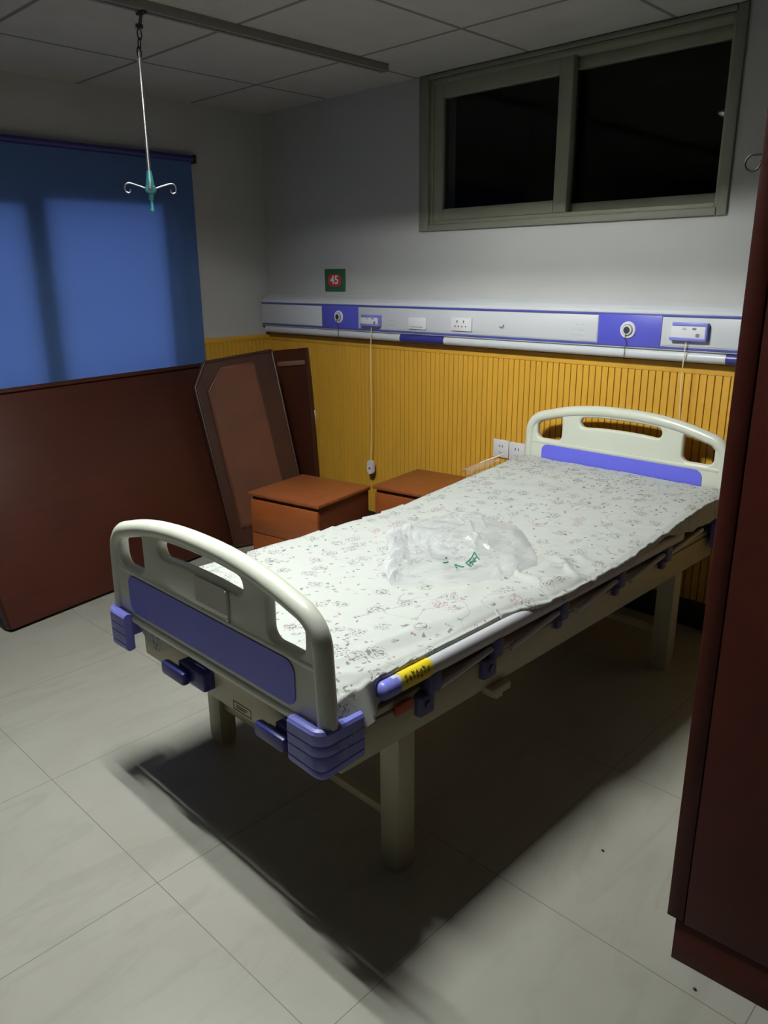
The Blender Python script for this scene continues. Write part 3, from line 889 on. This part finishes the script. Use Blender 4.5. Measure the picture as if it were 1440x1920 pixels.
def fbm(x, y, s, seed=0.0): return noise.fractal(Vector((x * s + seed, y * s - seed, seed * .37)), .9, 2.1, 4)
def sheet_pt(u, v):
    """u across (-1..1 incl. side drops), v along 0..1"""
    y = .026 + (2.004 - .026) * v
    sw = max(0.0, min(1.0, (y - .62) / .22)); sw = sw * sw * (3 - 2 * sw)
    W = .438 + (.040 + .006 * noise.noise(Vector((y * 7, 3.3, 1)))) * sw
    WL = .440
    drop_r = .022 + .012 * noise.noise(Vector((y * 6.1, 4.2, 0))) + .010 * noise.noise(Vector((y * 15, 1.2, 0)))
    drop_r = max(.008, drop_r)
    if y < .62: drop_r = .05
    if y < .30: drop_r += .045 * (1 - y / .30)
    if y > 1.5: drop_r += .055 * min(1, (y - 1.5) / .2)
    drop_l = .050 + .012 * noise.noise(Vector((y * 4, 8.2, 0)))
    zt = mat_top(y) + .004
    tot = drop_l + WL + W + drop_r
    s = u * tot
    if s < drop_l:
        side = 1 - s / drop_l; x = -WL - .004 - .004 * side; z = zt - (drop_l - s)
    elif s > drop_l + WL + W:
        d = s - drop_l - WL - W; side = d / drop_r; x = W + .004 + .034 * side * max(0, min(1, (.165 - y) / .05)); z = zt - d
        x += (.004 + .008 * noise.noise(Vector((y * 14, 2.0, 0)))) * side
    else:
        x = s - drop_l - WL; z = zt; side = 0
        e = min(W - x, WL + x)
        if e < .02: z -= (.02 - e) ** 2 / .04 * .9
        k = min(1.0, e / .05)
        z += .0045 * fbm(x, y, 5.0, 3.1) * k + .0016 * fbm(x, y, 22.0, 9.3)
        g = noise.noise(Vector((x * 9 - y * 2.2, y * 1.6, 5)))
        wgt = max(0, min(1, (x - .16) / .2)) * max(0, min(1, (1.25 - y) / .3))
        z += .015 * (1 - abs(g) * 2.6 if abs(g) < .385 else 0) * wgt * k
        g2 = noise.noise(Vector((x * 7 + y * 3, y * 7, 11)))
        z += .010 * max(0, 1 - abs(g2) * 4) * max(0, min(1, (x - .12) / .25)) * max(0, 1 - abs(y - .98) / .5) * k
    if y < .050: z -= (.050 - y) * 1.2
    return Vector((x, y, max(z, .470)))
bm = nb(); NU, NV = 150, 240
g = [[bm.verts.new(sheet_pt(i / NU, j / NV)) for i in range(NU + 1)] for j in range(NV + 1)]
for j in range(NV):
    for i in range(NU): bm.faces.new((g[j][i], g[j][i + 1], g[j + 1][i + 1], g[j + 1][i]))
# foot end flap tucked down behind the footboard
fl = [g[0]]
for q in range(1, 5):
    row = []
    for i in range(NU + 1):
        p = g[0][i].co
        low = .506 + .010 * noise.noise(Vector((p.x * 14, 2, 2))) - .055 * max(0, min(1, (-.20 - p.x) / .10)) * max(0, min(1, (p.x + .42) / .05))
        row.append(bm.verts.new((p.x * .98, .0255 + .003 * math.sin(i * .45) * q / 4 - .004 * q / 4, p.z + (min(low, p.z) - p.z) * q / 4)))
    fl.append(row)
for A, B in zip(fl, fl[1:]):
    for i in range(NU): bm.faces.new((A[i], B[i], B[i + 1], A[i + 1]))
so_ = obj('bed_sheet', bm, 'sheet', None, angle=180)
so_.location = (2.445, -2.165, 0); so_.rotation_euler = (0, 0, BZ)
tag(so_, 'white floral cotton sheet spread over the hospital bed', 'bed sheet')

# ------------------------------------------------------------------ plastic bag on the bed
bgc = Vector((2.52, -1.215, .607))
BAG = [(-.284, -.078), (-.200, -.165), (-.120, -.225), (-.050, -.330), (.044, -.411), (.085, -.350), (.102, -.314), (.160, -.300), (.201, -.266),
       (.245, -.171), (.272, -.090), (.267, .013), (.200, .105), (.105, .200), (.041, .262), (-.050, .275), (-.144, .250), (-.235, .190), (-.292, .120), (-.275, .020)]
def bag_r(t_):
    best = .2
    dx, dy = math.cos(t_), math.sin(t_)
    for i in range(len(BAG)):
        (x0_, y0_), (x1_, y1_) = BAG[i], BAG[(i + 1) % len(BAG)]
        ex, ey = x1_ - x0_, y1_ - y0_; den = dx * ey - dy * ex
        if abs(den) < 1e-9: continue
        t = (x0_ * ey - y0_ * ex) / den; q = (x0_ * dy - y0_ * dx) / den
        if t > 0 and -1e-6 <= q <= 1 + 1e-6: best = t
    return best
CREASE = []
rc = random.Random(11)
for amp, frq, cnt in ((.017, 4.5, 3), (.009, 9.0, 4), (.0028, 19.0, 3)):
    for _ in range(cnt):
        a_ = rc.uniform(0, math.pi); CREASE.append((amp, frq * math.cos(a_), frq * math.sin(a_), rc.uniform(0, 9)))
FOLDS = []
for _ in range(26):
    x_ = rc.uniform(-.20, .24); y_ = rc.uniform(-.18, .24); a_ = rc.choice((rc.uniform(1.9, 2.7), rc.uniform(0, 3.14))); l_ = rc.uniform(.03, .11)
    FOLDS.append((x_, y_, math.cos(a_), math.sin(a_), l_, rc.uniform(.006, .013), rc.uniform(.009, .016)))
for x_, y_, a_, l_, h_, w_ in ((-.10, -.20, 2.35, .20, .016, .022), (.03, -.24, 1.15, .18, .014, .018), (.0, -.10, 1.0, .22, .010, .016), (-.02, -.30, 2.2, .10, .014, .018)):
    FOLDS.append((x_, y_, math.cos(a_), math.sin(a_), l_, h_, w_))
def fold_h(x, y):
    t = 0.0
    for fx, fy, cx_, sy_, l_, h_, w_ in FOLDS:
        dx, dy = x - fx, y - fy; al = dx * cx_ + dy * sy_; ac = abs(-dx * sy_ + dy * cx_)
        if ac < w_ and abs(al) < l_: t += h_ * (1 - ac / w_) * (1 - (al / l_) ** 2)
    return t
def bag_xy(a, b):
    t_ = math.atan2(b, a); rr_ = bag_r(t_) * (1 + .03 * noise.noise(Vector((math.cos(t_) * 6, math.sin(t_) * 6, 9))))
    return Vector((a * rr_, b * rr_, 0))
def bag_h(a, b):
    r_ = math.hypot(a, b); p = bag_xy(a, b); e = max(0.0, 1 - r_ ** 3)
    wx = p.x + .03 * noise.noise(Vector((p.x * 9, p.y * 9, 1))); wy = p.y + .03 * noise.noise(Vector((p.x * 9, p.y * 9, 5)))
    rid = 0.0
    for amp, kx, ky, ph in CREASE:
        f = (kx * wx + ky * wy + ph) % 1.0; rid += amp * (abs(f - .5) * 2 - .5) * .75
    hump = .030 + .028 * math.exp(-((p.x + .08) ** 2 + (p.y - .13) ** 2) / .035) - .012 * max(0, -p.y / .3)
    return max(.0045, .005 + hump * e ** .8 + rid * min(1, e * 1.8) + fold_h(p.x, p.y) * min(1, e * 3))
bag = thing('plastic_bag', 'crumpled translucent white plastic bag lying on the floral sheet', 'plastic bag', bgc)
bm = nb(); NR, NA = 84, 280
ctr = bm.verts.new((0, 0, bag_h(0, 0))); prev = None
for i in range(1, NR + 1):
    r = i / NR; row = []
    for j in range(NA):
        t_ = 2 * math.pi * j / NA; a, b = r * math.cos(t_), r * math.sin(t_)
        p = bag_xy(a, b); row.append(bm.verts.new((p.x, p.y, bag_h(a, b))))
    for j in range(NA):
        if prev is None: bm.faces.new((ctr, row[j], row[(j + 1) % NA]))
        else: bm.faces.new((prev[j], row[j], row[(j + 1) % NA], prev[(j + 1) % NA]))
    prev = row
obj('bag_film', bm, 'bag', bag, angle=40)
M['bag_handle'] = filmmat('bag_handle_film', (.68, .69, .71), .26, .74, .25, .6)
for path_, wd_, hh_ in (([(-.262, -.060), (-.190, -.150), (-.110, -.215), (-.040, -.320), (.030, -.385)], .040, .020),
                        ([(-.235, -.030), (-.150, -.085), (-.080, -.120), (-.010, -.130), (.040, -.100)], .034, .036)):
    P_ = []
    for i in range(len(path_) - 1):
        for q in range(8):
            f = q / 8; P_.append((path_[i][0] + (path_[i + 1][0] - path_[i][0]) * f, path_[i][1] + (path_[i + 1][1] - path_[i][1]) * f))
    P_.append(path_[-1]); bm = nb(); rows = []
    for i, (x_, y_) in enumerate(P_):
        a_ = P_[max(i - 1, 0)]; b_ = P_[min(i + 1, len(P_) - 1)]; tx, ty = b_[0] - a_[0], b_[1] - a_[1]; L_ = math.hypot(tx, ty)
        row = []
        for j in range(9):
            v_ = (j / 8 - .5) * wd_ * (1 + .35 * math.sin(i * .55)); o_ = 1 - (2 * (j / 8) - 1) ** 2
            row.append(bm.verts.new((x_ - ty / L_ * v_, y_ + tx / L_ * v_, .008 + hh_ * (.35 + .65 * o_) + .006 * math.sin(i * .9 + j * 1.1) + .004 * math.sin(i * .33))))
        rows.append(row)
    for A, B in zip(rows, rows[1:]):
        for j in range(8): bm.faces.new((A[j], A[j + 1], B[j + 1], B[j]))
    obj('bag_handle', bm, 'bag_handle', bag, angle=50)
def bag_stroke(p0, p1, rad=.0022):
    pts_ = []
    for i in range(5):
        f = i / 4; a = p0[0] + (p1[0] - p0[0]) * f; b = p0[1] + (p1[1] - p0[1]) * f
        q = bag_xy(a, b); pts_.append((q.x, q.y, bag_h(a, b) + .0015))
    tube(bm, pts_, rad, 6)
def glyph(cx, cy, strokes, sc):
    global bm
    bm = nb()
    for x0_, y0_, x1_, y1_ in strokes:
        bag_stroke((cx + (x0_ * .37 - y0_ * .93) * sc, cy + (x0_ * .93 + y0_ * .37) * sc), (cx + (x1_ * .37 - y1_ * .93) * sc, cy + (x1_ * .93 + y1_ * .37) * sc))
    obj('green_print', bm, 'greenprint', bag)
glyph(.39, -.39, [(-1, -1, -1, 1), (-1, 1, 1, 1), (1, 1, 1, -1), (-.5, .5, .5, -.7), (.5, .5, -.5, -.7), (-.9, 0, .9, 0)], .048)
glyph(.30, -.50, [(-.8, -1, -.1, 1), (.1, 1, .9, -1), (-.3, 1, .3, 1)], .040)
glyph(.19, -.56, [(-.8, -.8, .6, -.4), (.3, .2, .8, .6)], .045)

# bit of clear wrapping at the mattress edge
cf = thing('plastic_wrapper', 'clear pinkish plastic wrapper hanging over the wall-side edge of the bed', 'wrapper', (2.02, -.48, .648))
bm = nb(); g = []
for j in range(13):
    row = []
    for i in range(9):
        u2 = i / 8; v2 = j / 12
        row.append(bm.verts.new((-.022 + .045 * u2 + .010 * noise.noise(Vector((u2 * 4, v2 * 6, 1))), -.11 + .24 * v2, .004 + .022 * math.sin(u2 * math.pi) * (1 - .4 * v2) + .010 * noise.noise(Vector((u2 * 6, v2 * 9, 4))) + .022 * v2)))
    g.append(row)
for A, B in zip(g, g[1:]):
    for i in range(8): bm.faces.new((A[i], A[i + 1], B[i + 1], B[i]))
obj('film', bm, 'clearfilm', cf, angle=60)
obj('wrapper_rod', tube(nb(), [(-.01, .02, .028), (.012, .155, .046)], .004, 8), 'cordwhite', cf)

# specks of dirt on the floor tiles
for (cx_, cy_), lb_ in (((3.221, -1.503), 'tiny dark crumb on the floor tile between bed and wardrobe'), ((3.569, -1.745), 'tiny dark crumb on the floor just in front of the wardrobe plinth')):
    c_ = obj('crumb', ball(nb(), (cx_, cy_, .003), .0035, (1.2, .9, .8), 8), 'wire')
    tag(c_, lb_, 'crumb')
